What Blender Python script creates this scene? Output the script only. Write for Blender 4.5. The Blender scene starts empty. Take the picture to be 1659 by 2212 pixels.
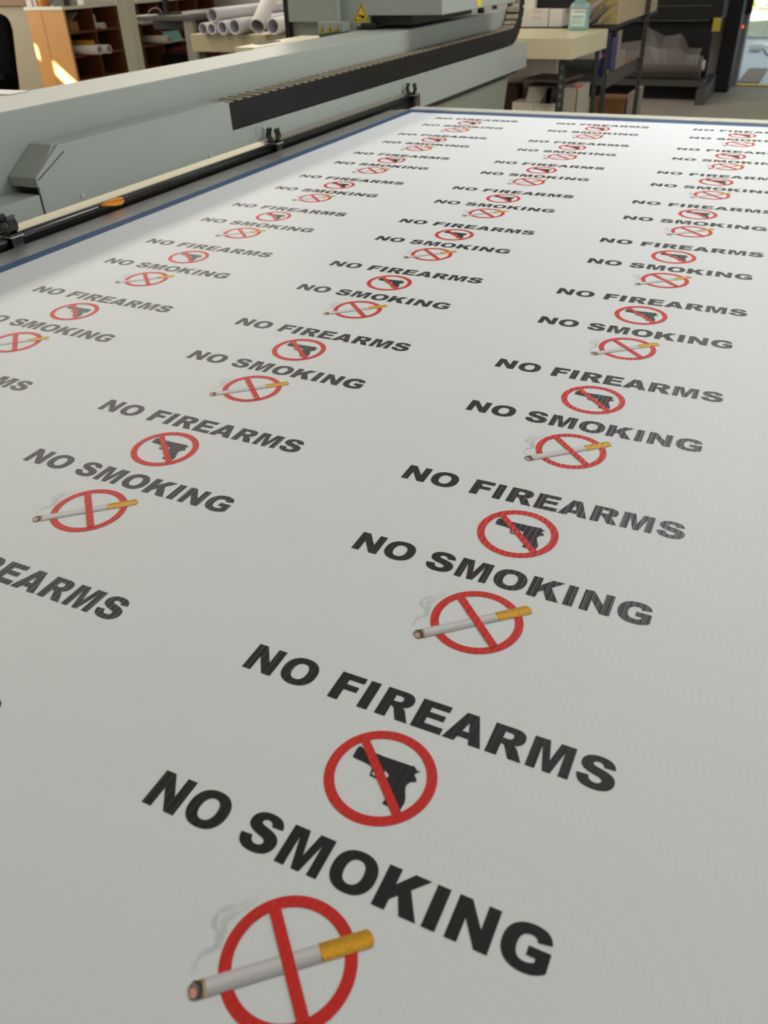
import bpy, bmesh, math, random
from mathutils import Vector, Matrix
random.seed(7)
C = bpy.context.scene.collection
scn = bpy.context.scene

# ------------------------------------------------------------------ camera
PX_F, PX_H = 1740.214, 2212.0
cam_d = bpy.data.cameras.new('camera')
cam = bpy.data.objects.new('camera', cam_d)
C.objects.link(cam)
RIGHT = Vector((0.90297105, 0.42868915, -0.02947697))
DOWN = Vector((0.22146677, -0.52307799, -0.82300782))
FWD = Vector((-0.36823328, 0.73662407, -0.56726469))
CAM = Vector((1.24961, -0.38793, 1.39797))
m = Matrix.Identity(4)
for i in range(3):
    m[i][0] = RIGHT[i]; m[i][1] = -DOWN[i]; m[i][2] = -FWD[i]; m[i][3] = CAM[i]
cam.matrix_world = m
cam_d.sensor_fit = 'VERTICAL'
cam_d.sensor_height = 36.0
cam_d.lens = PX_F / PX_H * 36.0
cam_d.clip_start = 0.02
cam_d.clip_end = 200
cam_d.dof.use_dof = True
cam_d.dof.focus_distance = 1.0
cam_d.dof.aperture_fstop = 9.0
scn.camera = cam

# ------------------------------------------------------------------ world, sun, lamps, exposure
w = bpy.data.worlds.new('world'); scn.world = w; w.use_nodes = True
bg = w.node_tree.nodes['Background']
bg.inputs[0].default_value = (0.72, 0.86, 1.0, 1)
bg.inputs[1].default_value = 1.3
sun_d = bpy.data.lights.new('sun', 'SUN'); sun = bpy.data.objects.new('sun', sun_d); C.objects.link(sun)
SUN = Vector((1.0, 1.0, -0.75)).normalized()
sun.rotation_euler = SUN.to_track_quat('-Z', 'Y').to_euler()
sun.location = (-14, -4, 12)
sun_d.energy = 60.0; sun_d.angle = 0.01; sun_d.color = (1.0, 0.9, 0.72)

def area(name, loc, aim, sx, sy, power, col):
    d = bpy.data.lights.new(name, 'AREA'); d.shape = 'RECTANGLE'; d.size = sx; d.size_y = sy
    d.energy = power; d.color = col
    o = bpy.data.objects.new(name, d); C.objects.link(o); o.location = loc
    o.rotation_euler = (Vector(aim)).to_track_quat('-Z', 'Y').to_euler()
    return o
WARM = (1.0, 0.94, 0.82)
area('left_tube_lamp_row', (-3.7, 4.0, 3.12), (0.75, 0, -1), 9.0, 0.3, 215, WARM).rotation_euler = (0, math.radians(-36), 0)
lamp_row = bpy.data.objects['left_tube_lamp_row']; lamp_row.data.size = 0.3; lamp_row.data.size_y = 9.0
NEUTRAL = (0.99, 0.99, 1.0)
for (lx, ly, pw_) in ((0.8, 1.5, 4), (-1.8, 2.2, 8), (1.3, 3.6, 76), (-1.8, 7.0, 16), (0.6, 7.6, 14)):  # the strongest lamp is added to brighten the middle of the sheet
    area('ceiling_and_fill_lamp', (lx, ly, 3.16), (0, 0, -1), 0.6, 1.2, pw_, NEUTRAL)
area('left_window_daylight', (-9.7, 5.6, 1.95), (1, 0, -0.12), 6.0, 1.5, 220, (1.0, 0.94, 0.83))
area('near_window_daylight', (1.0, -3.8, 2.0), (0, 1, -0.1), 5.0, 1.6, 10, (0.88, 0.97, 1.0))
area('right_window_daylight', (3.85, 1.8, 1.75), (-1, 0, -0.05), 3.6, 1.2, 58, (0.90, 0.97, 1.0))

vs = scn.view_settings
vs.view_transform = 'Standard'; vs.look = 'None'; vs.exposure = -0.35; vs.gamma = 1.0
vs.use_curve_mapping = False
try:
    scn.cycles.use_denoising = True
    scn.cycles.max_bounces = 8
    scn.cycles.sample_clamp_indirect = 6.0
except Exception:
    pass

# ------------------------------------------------------------------ materials
def lin(c):
    return tuple(((v/255)/12.92 if v/255 <= 0.04045 else ((v/255+0.055)/1.055)**2.4) for v in c)
MATS = {}
def mat(name, rgb, rough=0.5, metal=0.0, noise=0.0, nscale=8.0, bump=0.0, spec=0.5, coat=0.0):
    if name in MATS: return MATS[name]
    mt = bpy.data.materials.new(name); mt.use_nodes = True
    nt = mt.node_tree; b = nt.nodes['Principled BSDF']
    col = lin(rgb) + (1,)
    b.inputs['Base Color'].default_value = col
    b.inputs['Roughness'].default_value = rough
    b.inputs['Metallic'].default_value = metal
    b.inputs['Specular IOR Level'].default_value = spec
    b.inputs['Coat Weight'].default_value = coat
    b.inputs['Coat Roughness'].default_value = 0.1
    if noise or bump:
        g = nt.nodes.new('ShaderNodeNewGeometry')
        n = nt.nodes.new('ShaderNodeTexNoise'); n.inputs['Scale'].default_value = nscale; n.inputs['Detail'].default_value = 4
        nt.links.new(g.outputs['Position'], n.inputs['Vector'])
        if noise:
            r = nt.nodes.new('ShaderNodeValToRGB')
            r.color_ramp.elements[0].position = 0.3; r.color_ramp.elements[1].position = 0.7
            r.color_ramp.elements[0].color = tuple(v*(1-noise) for v in col[:3]) + (1,)
            r.color_ramp.elements[1].color = tuple(min(1, v*(1+noise)) for v in col[:3]) + (1,)
            nt.links.new(n.outputs['Fac'], r.inputs['Fac'])
            nt.links.new(r.outputs['Color'], b.inputs['Base Color'])
        if bump:
            bp = nt.nodes.new('ShaderNodeBump'); bp.inputs['Strength'].default_value = bump; bp.inputs['Distance'].default_value = 0.01
            nt.links.new(n.outputs['Fac'], bp.inputs['Height'])
            nt.links.new(bp.outputs['Normal'], b.inputs['Normal'])
    MATS[name] = mt
    return mt

def flute(mt, strength, rib=0.0, speckle=0.0):
    """the 5 mm flutes of the corrugated plastic, running along the sheet"""
    nt = mt.node_tree; b = nt.nodes['Principled BSDF']
    g = nt.nodes.new('ShaderNodeNewGeometry'); s = nt.nodes.new('ShaderNodeSeparateXYZ')
    nt.links.new(g.outputs['Position'], s.inputs[0])
    nz = nt.nodes.new('ShaderNodeTexNoise'); nz.inputs['Scale'].default_value = 3.0
    nt.links.new(g.outputs['Position'], nz.inputs['Vector'])
    k = nt.nodes.new('ShaderNodeMath'); k.operation = 'MULTIPLY'; k.inputs[1].default_value = 2*math.pi/0.006
    nt.links.new(s.outputs[0], k.inputs[0])
    sn = nt.nodes.new('ShaderNodeMath'); sn.operation = 'SINE'; nt.links.new(k.outputs[0], sn.inputs[0])
    sc = nt.nodes.new('ShaderNodeMath'); sc.operation = 'MULTIPLY_ADD'; sc.inputs[1].default_value = 0.5; sc.inputs[2].default_value = 0.5
    nt.links.new(sn.outputs[0], sc.inputs[0])
    pw = nt.nodes.new('ShaderNodeMath'); pw.operation = 'POWER'; pw.inputs[1].default_value = 5.0
    nt.links.new(sc.outputs[0], pw.inputs[0])
    ad = nt.nodes.new('ShaderNodeMath'); ad.operation = 'MULTIPLY_ADD'; ad.inputs[1].default_value = 2.0
    nt.links.new(nz.outputs['Fac'], ad.inputs[0]); nt.links.new(pw.outputs[0], ad.inputs[2])
    bp = nt.nodes.new('ShaderNodeBump'); bp.inputs['Strength'].default_value = strength; bp.inputs['Distance'].default_value = 0.0006
    nt.links.new(ad.outputs[0], bp.inputs['Height']); nt.links.new(bp.outputs['Normal'], b.inputs['Normal'])
    if rib:
        src = b.inputs['Base Color'].links[0].from_socket if b.inputs['Base Color'].links else None
        base = tuple(b.inputs['Base Color'].default_value)
        mx = nt.nodes.new('ShaderNodeMix'); mx.data_type = 'RGBA'; mx.blend_type = 'MULTIPLY'
        if src: nt.links.new(src, mx.inputs['A'])
        else: mx.inputs['A'].default_value = base
        mx.inputs['B'].default_value = (1-rib, 1-rib, 1-rib, 1)
        nt.links.new(pw.outputs[0], mx.inputs['Factor'])
        nt.links.new(mx.outputs['Result'], b.inputs['Base Color'])
    return mt

M_BOARD = flute(mat('corrugated_white', (226, 229, 231), 0.5, spec=0.18), 0.10, rib=0.015)
M_INK = flute(mat('ink_black', (17, 15, 15), 0.42, spec=0.34), 0.24)
M_RED = flute(mat('ink_red', (206, 42, 36), 0.45, spec=0.25, noise=0.05, nscale=40), 0.4, rib=-0.10)
M_GREY = mat('machine_grey_paint', (155, 161, 153), 0.36, bump=0.02, nscale=600)
M_GREY2 = mat('machine_lower_grey', (150, 154, 142), 0.5)
M_CREAM = mat('ledge_cream_paint', (240, 228, 200), 0.3)
M_BLACK = mat('black_plastic', (22, 21, 21), 0.45)
M_BLACKG = mat('black_gloss', (14, 14, 15), 0.25)
M_CHAIN = mat('chain_black', (22, 20, 19), 0.55, spec=0.3)
M_CHAINBAR = mat('chain_bar_dusty', (150, 138, 118), 0.6, noise=0.2, nscale=30)
M_ALU = mat('brushed_aluminium', (196, 193, 190), 0.34, metal=0.8, noise=0.12, nscale=20)
M_BLUE = mat('blue_tape', (52, 84, 126), 0.5)
M_STEEL = mat('screw_steel', (220, 220, 220), 0.25, metal=0.5)
M_YELLOW = mat('warning_yellow', (224, 196, 34), 0.5)
M_SYMB = mat('warning_black', (28, 24, 12), 0.5)
M_ORANGE = mat('orange_cable', (226, 140, 20), 0.4)
M_FLOOR = mat('polished_concrete', (162, 153, 140), 0.7, spec=0.2, noise=0.10, nscale=1.6, bump=0.05)
M_WALL = mat('wall_paint', (206, 204, 196), 0.8)
M_CEIL = mat('ceiling_white', (215, 213, 205), 0.9)
M_BEIGE = mat('bench_beige', (200, 188, 150), 0.32)
M_BEIGE2 = mat('bench_side_beige', (158, 144, 108), 0.6)
M_WOOD = mat('maple_veneer', (220, 162, 92), 0.5, noise=0.05, nscale=6)
M_WOODD = mat('pigeonhole_wood', (112, 62, 32), 0.6, noise=0.08, nscale=6)
M_COUNTER = mat('counter_white', (246, 242, 230), 0.4)
M_PAPER = mat('paper_white', (226, 220, 214), 0.7)
M_PAPERG = mat('paper_roll_grey', (196, 192, 194), 0.7)
M_TUBEIN = mat('tube_inside_grey', (158, 156, 166), 0.8)
M_COL = mat('column_grey_green', (150, 148, 132), 0.6)
M_POST = mat('slotted_post_green', (60, 66, 60), 0.5, metal=0.3)
M_POSTK = mat('slotted_post_black', (30, 29, 28), 0.5)
M_SLOT = mat('slot_hole', (112, 110, 104), 0.8)
M_CARD = mat('cardboard_brown', (148, 104, 66), 0.85, noise=0.06, nscale=10)
M_WBOX = mat('white_carton', (214, 204, 190), 0.7)
M_DARK = mat('dark_machine', (19, 18, 18), 0.55, spec=0.3)
M_DARK2 = mat('dark_machine_panel', (32, 30, 30), 0.5, spec=0.3)
M_DGREY = mat('desk_dark_grey', (74, 72, 68), 0.45)
M_LEGG = mat('desk_leg_grey', (136, 130, 116), 0.5)
M_TAUPE = mat('film_taupe', (112, 105, 100), 0.45)
M_BAG = mat('grey_bag', (140, 126, 114), 0.5)
M_BROWN = mat('dark_brown_sheet', (74, 60, 52), 0.55)
M_MAROON = mat('maroon_board', (60, 36, 32), 0.7)
M_TEAL = mat('teal_folder', (140, 196, 190), 0.7)
M_BLUEBOX = mat('blue_carton', (24, 24, 84), 0.5)
M_OUT = mat('outdoor_concrete', (188, 190, 192), 0.8)
M_MAT = mat('door_mat', (128, 112, 100), 0.95, noise=0.1, nscale=60)
M_LEAF = mat('leaves_bright', (150, 190, 60), 0.6, noise=0.4, nscale=2.5)
M_LEAFD = mat('leaves_dark', (70, 120, 60), 0.6, noise=0.3, nscale=3)
M_GRASS = mat('grass', (172, 168, 150), 0.9, noise=0.2, nscale=3)
M_THRESH = mat('threshold_yellow', (214, 172, 70), 0.5)
M_PARTN = mat('partition_beige', (172, 164, 144), 0.8)
M_CAPB = mat('partition_brown', (134, 106, 78), 0.6)
M_ORCUP = mat('orange_jar', (222, 146, 54), 0.4)
M_LABELW = mat('label_white', (204, 216, 208), 0.6)
M_REDP = mat('red_paper', (206, 70, 60), 0.6)
M_MAGENTA = mat('dark_red_folder', (96, 36, 44), 0.6)

def mat_glass(name, rgb, rough=0.05):
    mt = mat(name, rgb, rough); b = mt.node_tree.nodes['Principled BSDF']
    b.inputs['Transmission Weight'].default_value = 0.75; b.inputs['IOR'].default_value = 1.3
    return mt
M_BOTTLE = mat_glass('bottle_plastic', (206, 236, 232), 0.15)
M_LIQ = mat('bottle_liquid', (172, 220, 212), 0.25)

# ------------------------------------------------------------------ builders
ORG = {}
class MB:
    def __init__(s): s.bm = bmesh.new(); s.mats = []
    def mi(s, m):
        if m is None: return 0
        if m not in s.mats: s.mats.append(m)
        return s.mats.index(m)
    def poly(s, pts, m=None):
        f = s.bm.faces.new([s.bm.verts.new(p) for p in pts]); f.material_index = s.mi(m); return f
    def box(s, x0, x1, y0, y1, z0, z1, m=None, bev=0.0):
        v = [s.bm.verts.new((x, y, z)) for x in (x0, x1) for y in (y0, y1) for z in (z0, z1)]
        fs = []
        for q in ((0,1,3,2),(4,6,7,5),(0,4,5,1),(2,3,7,6),(0,2,6,4),(1,5,7,3)):
            f = s.bm.faces.new([v[i] for i in q]); f.material_index = s.mi(m); fs.append(f)
        if bev:
            es = list({e for f in fs for e in f.edges})
            r = bmesh.ops.bevel(s.bm, geom=es, offset=bev, segments=2, affect='EDGES', profile=0.6)
            for f in r['faces']: f.material_index = s.mi(m)
        return s
    def obox(s, o, ax, ay, az, m=None):
        o, ax, ay, az = map(Vector, (o, ax, ay, az))
        v = [s.bm.verts.new(o + ax*i + ay*j + az*k) for i in (0, 1) for j in (0, 1) for k in (0, 1)]
        for q in ((0,1,3,2),(4,6,7,5),(0,4,5,1),(2,3,7,6),(0,2,6,4),(1,5,7,3)):
            f = s.bm.faces.new([v[i] for i in q]); f.material_index = s.mi(m)
        bmesh.ops.recalc_face_normals(s.bm, faces=s.bm.faces)
        return s
    def prism(s, pts, axis, a, b, m=None, bev=0.0):
        def P(p, t):
            return {'x': (t, p[0], p[1]), 'y': (p[0], t, p[1]), 'z': (p[0], p[1], t)}[axis]
        A = [s.bm.verts.new(P(p, a)) for p in pts]; B = [s.bm.verts.new(P(p, b)) for p in pts]
        n = len(pts); fs = [s.bm.faces.new(A), s.bm.faces.new(B[::-1])]
        for i in range(n): fs.append(s.bm.faces.new([A[i], B[i], B[(i+1) % n], A[(i+1) % n]]))
        for f in fs: f.material_index = s.mi(m)
        bmesh.ops.recalc_face_normals(s.bm, faces=fs)
        if bev:
            es = list({e for f in fs for e in f.edges})
            r = bmesh.ops.bevel(s.bm, geom=es, offset=bev, segments=2, affect='EDGES', profile=0.6)
            for f in r['faces']: f.material_index = s.mi(m)
        return s
    def frame(s, d):
        d = Vector(d).normalized(); u = d.orthogonal().normalized(); return u, d.cross(u)
    def cyl(s, p0, p1, r, m=None, seg=20, r1=None, smooth=True, caps=True):
        p0, p1 = Vector(p0), Vector(p1); u, v = s.frame(p1-p0); r1 = r if r1 is None else r1
        A = [s.bm.verts.new(p0 + (u*math.cos(t)+v*math.sin(t))*r) for t in [2*math.pi*i/seg for i in range(seg)]]
        B = [s.bm.verts.new(p1 + (u*math.cos(t)+v*math.sin(t))*r1) for t in [2*math.pi*i/seg for i in range(seg)]]
        fs = []
        for i in range(seg):
            f = s.bm.faces.new([A[i], A[(i+1) % seg], B[(i+1) % seg], B[i]]); f.smooth = smooth; fs.append(f)
        if caps: fs += [s.bm.faces.new(A[::-1]), s.bm.faces.new(B)]
        for f in fs: f.material_index = s.mi(m)
        return s
    def pipe(s, p0, p1, r, ri, m=None, mi_=None, seg=22):
        """hollow tube with a visible bore"""
        p0, p1 = Vector(p0), Vector(p1); u, v = s.frame(p1-p0)
        def ring(p, q): return [s.bm.verts.new(p + (u*math.cos(t)+v*math.sin(t))*q) for t in [2*math.pi*i/seg for i in range(seg)]]
        a, b, c, d = ring(p0, r), ring(p1, r), ring(p0, ri), ring(p1, ri)
        for i in range(seg):
            j = (i+1) % seg
            for q, mm in (((a[i], a[j], b[j], b[i]), m), ((c[j], c[i], d[i], d[j]), mi_ or m), ((a[j], a[i], c[i], c[j]), m), ((b[i], b[j], d[j], d[i]), m)):
                f = s.bm.faces.new(q); f.smooth = True; f.material_index = s.mi(mm)
        return s
    def tube(s, pts, r, m=None, seg=10):
        pts = [Vector(p) for p in pts]; rings = []
        for i, p in enumerate(pts):
            d = (pts[min(i+1, len(pts)-1)] - pts[max(i-1, 0)]).normalized()
            u = d.cross(Vector((0.13, 0.21, 0.97))).normalized(); v = d.cross(u)
            rings.append([s.bm.verts.new(p + (u*math.cos(t)+v*math.sin(t))*r) for t in [2*math.pi*k/seg for k in range(seg)]])
        fs = []
        for a, b in zip(rings, rings[1:]):
            for k in range(seg):
                f = s.bm.faces.new([a[k], a[(k+1) % seg], b[(k+1) % seg], b[k]]); f.smooth = True; fs.append(f)
        fs += [s.bm.faces.new(rings[0][::-1]), s.bm.faces.new(rings[-1])]
        for f in fs: f.material_index = s.mi(m)
        return s
    def loft(s, rings, m=None, smooth=True, caps=True):
        R = [[s.bm.verts.new(p) for p in r] for r in rings]; n = len(R[0]); fs = []
        for a, b in zip(R, R[1:]):
            for k in range(n):
                f = s.bm.faces.new([a[k], a[(k+1) % n], b[(k+1) % n], b[k]]); f.smooth = smooth; fs.append(f)
        if caps: fs += [s.bm.faces.new(R[0][::-1]), s.bm.faces.new(R[-1])]
        for f in fs: f.material_index = s.mi(m)
        return s
    def build(s, name, m=None, parent=None, origin=None):
        bm = s.bm
        if m is not None and m not in s.mats: s.mats.insert(0, m) if not s.mats else s.mats.append(m)
        if not s.mats: s.mats = [m]
        if origin is None:
            if parent is not None: origin = ORG[parent.name]
            else:
                xs = [v.co for v in bm.verts]
                origin = Vector(((min(v.x for v in xs)+max(v.x for v in xs))/2, (min(v.y for v in xs)+max(v.y for v in xs))/2, min(v.z for v in xs)))
        origin = Vector(origin)
        for v in bm.verts: v.co -= origin
        me = bpy.data.meshes.new(name); bm.normal_update(); bm.to_mesh(me); bm.free()
        for x in s.mats: me.materials.append(x)
        o = bpy.data.objects.new(name, me); C.objects.link(o)
        if parent is None: o.location = origin
        else:
            o.parent = parent; o.location = origin - ORG[parent.name]
        ORG[o.name] = origin
        return o

def tag(o, label, cat, group=None, kind=None):
    o['label'] = label; o['category'] = cat
    if group: o['group'] = group
    if kind: o['kind'] = kind
    return o
def thing(name, label, cat, loc, group=None):
    o = bpy.data.objects.new(name, None); C.objects.link(o); o.location = loc; o.empty_display_size = 0.1
    ORG[o.name] = Vector(loc); return tag(o, label, cat, group)
def struct(name, mb, m):
    o = mb.build(name, m); o['kind'] = 'structure'; return o

# ------------------------------------------------------------------ the room
XL, XR, YN, YB, ZC = -10.0, 4.0, -4.0, 11.3, 3.2
struct('floor', MB().box(XL-0.2, XR+0.2, YN-0.2, YB+0.15, -0.2, 0.0), M_FLOOR)
struct('ceiling', MB().box(XL-0.2, XR+0.2, YN-0.2, YB+0.2, ZC, ZC+0.2), M_CEIL)
struct('wall_sun_blocker', MB().box(XL-0.2, XR+8, YB, YB+0.15, ZC+0.2, 12.0), M_WALL)  # unseen wall added above the roof to keep the sun off the outdoors
struct('wall_near', MB().box(XL-0.2, XR+0.2, YN-0.2, YN, 0, ZC), M_WALL)
struct('wall_right', MB().box(XR, XR+0.2, YN, YB, 0, ZC), M_WALL)
# back wall with the open doorway on its right
DX0, DX1, DZ = 0.37, 2.1, 2.25
b = MB()
b.box(XL-0.2, DX0, YB, YB+0.15, 0, ZC); b.box(DX1, XR+0.2, YB, YB+0.15, 0, ZC); b.box(DX0, DX1, YB, YB+0.15, DZ, ZC)
struct('wall_back', b, M_WALL)
# left wall, with two narrow gaps through which the sun reaches the cabinet
def sun_back(x, z, y=8.0):
    t = (XL - x) / SUN.x
    return (y + SUN.y*t, z + SUN.z*t)
gaps = []
for (xa, za, xb, zb, h) in ((-7.235, 0.475, -6.905, 0.227, 0.155), (-7.482, 0.66, -7.425, 0.62, 0.15)):
    ya, wa = sun_back(xa, za); yb, wb = sun_back(xb, zb)
    gaps.append((min(ya, yb), max(ya, yb), (wa+wb)/2 - h, (wa+wb)/2))
gaps.sort()
b = MB(); y = YN - 0.2
for (ya, yb, za, zb) in gaps:
    b.box(XL-0.008, XL, y, ya, 0, ZC); b.box(XL-0.008, XL, ya, yb, 0, za); b.box(XL-0.008, XL, ya, yb, zb, ZC); y = yb
b.box(XL-0.008, XL, y, YB, 0, ZC)
struct('wall_left', b, M_WALL)
# door frame, threshold
b = MB(); b.box(0.215, 0.37, 11.16, 11.45, 0, DZ); b.box(DX1, DX1+0.1, 11.16, 11.45, 0, DZ); b.box(0.215, DX1+0.1, 11.16, 11.45, DZ, DZ+0.12)
struct('door_1', b, mat('door_frame_grey', (132, 130, 132), 0.5))
struct('trim_1', MB().box(0.37, DX1, 11.17, 11.29, 0.0, 0.018), M_THRESH)

# ------------------------------------------------------------------ the printed sheet
ZT = 0.9
COLP, ROWP = 0.457, 0.33056
SOFF = (0.00915, -0.14341)
def bez(p0, p1, p2, p3, n=8):
    out = []
    for i in range(1, n+1):
        t = i/n; u = 1-t
        out.append(tuple(u**3*a + 3*u*u*t*b_ + 3*u*t*t*c + t**3*d for a, b_, c, d in zip(p0, p1, p2, p3)))
    return out
def path(spec):
    pts = []
    for s in spec:
        if len(s) == 2: pts.append(s)
        else: pts += bez(pts[-1], s[0:2], s[2:4], s[4:6])
    return pts
def sup(cx, cy, a, b_, n=48, e=2.25):
    r = []
    for i in range(n):
        t = 2*math.pi*i/n; c, s_ = math.cos(t), math.sin(t)
        r.append((cx + a*math.copysign(abs(c)**(2/e), c), cy + b_*math.copysign(abs(s_)**(2/e), s_)))
    return r
G = {
 'N': [[(0,0),(0,30),(8.6,30),(19.7,13.4),(19.7,30),(28,30),(28,0),(19.4,0),(8.3,16.6),(8.3,0)]],
 'O': [sup(16,15,16,15.5), sup(16,15,6.9,9.0)],
 'F': [[(0,0),(0,30),(23,30),(23,23.5),(9.3,23.5),(9.3,18.4),(21,18.4),(21,12.3),(9.3,12.3),(9.3,0)]],
 'I': [[(0,0),(0,30),(9.2,30),(9.2,0)]],
 'E': [[(0,0),(0,30),(24.6,30),(24.6,23.6),(9.3,23.6),(9.3,18.8),(23.4,18.8),(23.4,12.8),(9.3,12.8),(9.3,6.7),(25.3,6.7),(25.3,0)]],
 'R': [path([(0,0),(0,30),(15.4,30),(21.5,30,26.2,28,26.2,21.6),(26.2,17,23.3,14.3,19.2,13.2),(22,12.4,22.8,10.4,24,8.2),(28.6,0),(18.2,0),(13.6,8.6),(12.6,10.6,11.8,12.2,9.6,12.2),(9.3,12.2),(9.3,0)]),
       path([(9.3,18),(9.3,24.2),(13.3,24.2),(15.6,24.2,16.8,23.1,16.8,21.1),(16.8,19,15.6,18,13.1,18)])],
 'A': [[(0,0),(10.5,30),(20.6,30),(31.2,0),(21.5,0),(19.9,5),(11.1,5),(9.6,0)], [(12.9,11.4),(18.1,11.4),(15.5,20.6)]],
 'M': [[(0,0),(0,30),(12,30),(16.2,11.6),(20.4,30),(32.4,30),(32.4,0),(25,0),(25,22.8),(19.2,0),(13.2,0),(7.4,22.8),(7.4,0)]],
 'S': [path([(0,10.2),(8.8,10.8),(9,8.6,9.8,7.4,10.6,6.8),(11.6,5.9,12.9,5.6,14.2,5.6),(16.6,5.6,18.6,6.8,18.6,8.6),(18.6,10.3,16.9,11.3,13,12.2),(4.6,14.1,1,16.8,1,21.5),(1,27,5.8,30.5,13.3,30.5),(21.3,30.5,25.7,27.4,26.5,21.6),(17.8,21.1),(17.5,23.6,15.9,24.9,13.2,24.9),(11,24.9,9.8,23.9,9.8,22.5),(9.8,21.5,10.7,20.6,14.3,19.9),(23.8,17.9,28,15.2,28,9.6),(28,3.3,22.8,-0.5,14.4,-0.5),(5,-0.5,0.4,3.3,0,10.2)])[:-1]],
 'K': [[(0,0),(0,30),(9.3,30),(9.3,18.7),(18.8,30),(30.4,30),(20,18.9),(31,0),(19.5,0),(13.6,12.2),(9.3,7.6),(9.3,0)]],
 'G': [path([(16.5,16.6),(30.6,16.6),(30.6,4.2),(26.5,1,22.5,-0.5,17,-0.5),(6,-0.5,0,5.4,0,15),(0,24.6,6.3,30.5,16.5,30.5),(24.5,30.5,28.8,27.7,30.1,21.6),(21.2,20),(20.5,22.3,19,23.5,16.4,23.5),(12,23.5,9.4,20.6,9.4,14.8),(9.4,9,12,6.2,16.8,6.2),(18.9,6.2,20.5,6.7,22.4,7.8),(22.4,10.4),(16.5,10.4)])],
}
def fill(loops_z_mat, name):
    """flat ink shapes: [(loops in mm, z in mm, material)] -> one mesh in sheet-local metres"""
    out = MB()
    for loops, z, m_ in loops_z_mat:
        cu = bpy.data.curves.new('outline', 'CURVE'); cu.dimensions = '2D'; cu.fill_mode = 'BOTH'
        for L in loops:
            sp = cu.splines.new('POLY'); sp.points.add(len(L)-1); sp.use_cyclic_u = True
            for q, p in zip(sp.points, L): q.co = (p[0], p[1], 0, 1)
        ob = bpy.data.objects.new('outline', cu)
        me = ob.to_mesh()
        idx = out.mi(m_)
        vv = [out.bm.verts.new((v.co.x/1000, v.co.y/1000, z/1000)) for v in me.vertices]
        for p in me.polygons:
            try:
                f = out.bm.faces.new([vv[i] for i in p.vertices]); f.material_index = idx
                f.normal_update()
                if f.normal.z < 0: f.normal_flip()
            except ValueError: pass
        ob.to_mesh_clear(); bpy.data.objects.remove(ob); bpy.data.curves.remove(cu)
    return out
def word(items): return [[(x+gx, y_) for x, y_ in L] for ch, gx in items for L in G[ch]]
def circ(cx, cy, r, n=72): return [(cx+r*math.cos(2*math.pi*i/n), cy+r*math.sin(2*math.pi*i/n)) for i in range(n)]
def slash(cx, cy, r, w_):
    k = math.sqrt(0.5); d = (k, -k); n = (k, k); h = w_/2
    return [(cx-d[0]*r+n[0]*h, cy-d[1]*r+n[1]*h), (cx+d[0]*r+n[0]*h, cy+d[1]*r+n[1]*h), (cx+d[0]*r-n[0]*h, cy+d[1]*r-n[1]*h), (cx-d[0]*r-n[0]*h, cy-d[1]*r-n[1]*h)]
FIRE = [('N',0),('O',33),('F',83),('I',110.1),('R',126.1),('E',157.6),('A',184.6),('R',219.2),('M',250.8),('S',287.4)]
SMOK = [('N',-0.2),('O',32.2),('S',79.6),('M',111.8),('O',149),('K',184.6),('I',219.2),('N',234.6),('G',267.4)]
GUN = [(130.6,-45.7),(130.2,-38.4),(131.0,-34.6),(133.2,-34.6),(134.5,-35.5),(149.7,-35.7),(151.2,-35.9),(175.8,-35.2),(176.5,-34.1),(177.5,-35.7),(178.8,-35.9),(179.8,-37.6),(182.1,-36.9),(182.3,-37.6),(180.9,-39.3),(180.0,-40.7),(180.2,-42.3),(182.8,-44.4),(183.4,-47.0),(180.5,-48.0),(178.5,-50.5),(178.0,-53.4),(179.2,-57.0),(181.7,-62.1),(183.0,-66.6),(182.6,-73.5),(174.0,-73.8),(168.5,-73.6),(169.1,-70.8),(168.3,-67.1),(165.6,-61.5),(164.4,-56.2),(158.0,-56.2),(149.6,-55.6),(148.7,-49.8),(147.0,-47.6),(140.0,-46.5),(136.2,-46.4)]
GHOLE = [(150.2,-49.2),(150.8,-54.2),(157.4,-55.0),(161.2,-53.8),(163.2,-50.6),(161.8,-48.8),(158.8,-47.0),(152.6,-47.4)]
GTRIG = [(156.0,-47.2),(158.4,-47.2),(158.8,-50.6),(157.4,-53.2),(156.4,-53.2),(157.2,-50.6)]
A0, A1 = Vector((111.6, -92.2)), Vector((195.6, -18.3))
ad = (A1-A0).normalized(); an = Vector((-ad.y, ad.x)); LEN = (A1-A0).length; HW = 5.7
def cigpt(t, v): p = A0 + ad*t + an*v; return (p.x, p.y)
M_CPAPER = mat('print_cigarette_paper', (214, 212, 212), 0.45)
M_CSH = mat('print_cigarette_shade', (168, 164, 164), 0.45)
M_CMID = mat('print_cigarette_mid', (194, 191, 191), 0.45)
M_CFIL = mat('print_filter', (218, 158, 34), 0.45, noise=0.18, nscale=420)
M_CFILS = mat('print_filter_edge', (190, 128, 24), 0.45, noise=0.15, nscale=420)
M_CASH = mat('print_ash', (60, 54, 52), 0.5, noise=0.6, nscale=300)
M_CSC = mat('print_scorch', (150, 112, 52), 0.5, noise=0.25, nscale=300)
M_CEMB = mat('print_ember', (222, 150, 132), 0.5)
for mm in (M_CPAPER, M_CSH, M_CMID, M_CFIL, M_CFILS): flute(mm, 0.35)
def band(t0, t1, v0, v1): return [cigpt(t0, v0), cigpt(t1, v0), cigpt(t1, v1), cigpt(t0, v1)]
def capped(t0, t1, v0, v1, hw):
    return [cigpt(t0, v0), cigpt(t1-0.9*abs(v0)/hw*2.2, v0), cigpt(t1-0.9*abs(v1)/hw*2.2, v1), cigpt(t0, v1)]
M_SMOKE = bpy.data.materials.new('print_smoke'); M_SMOKE.use_nodes = True
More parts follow.
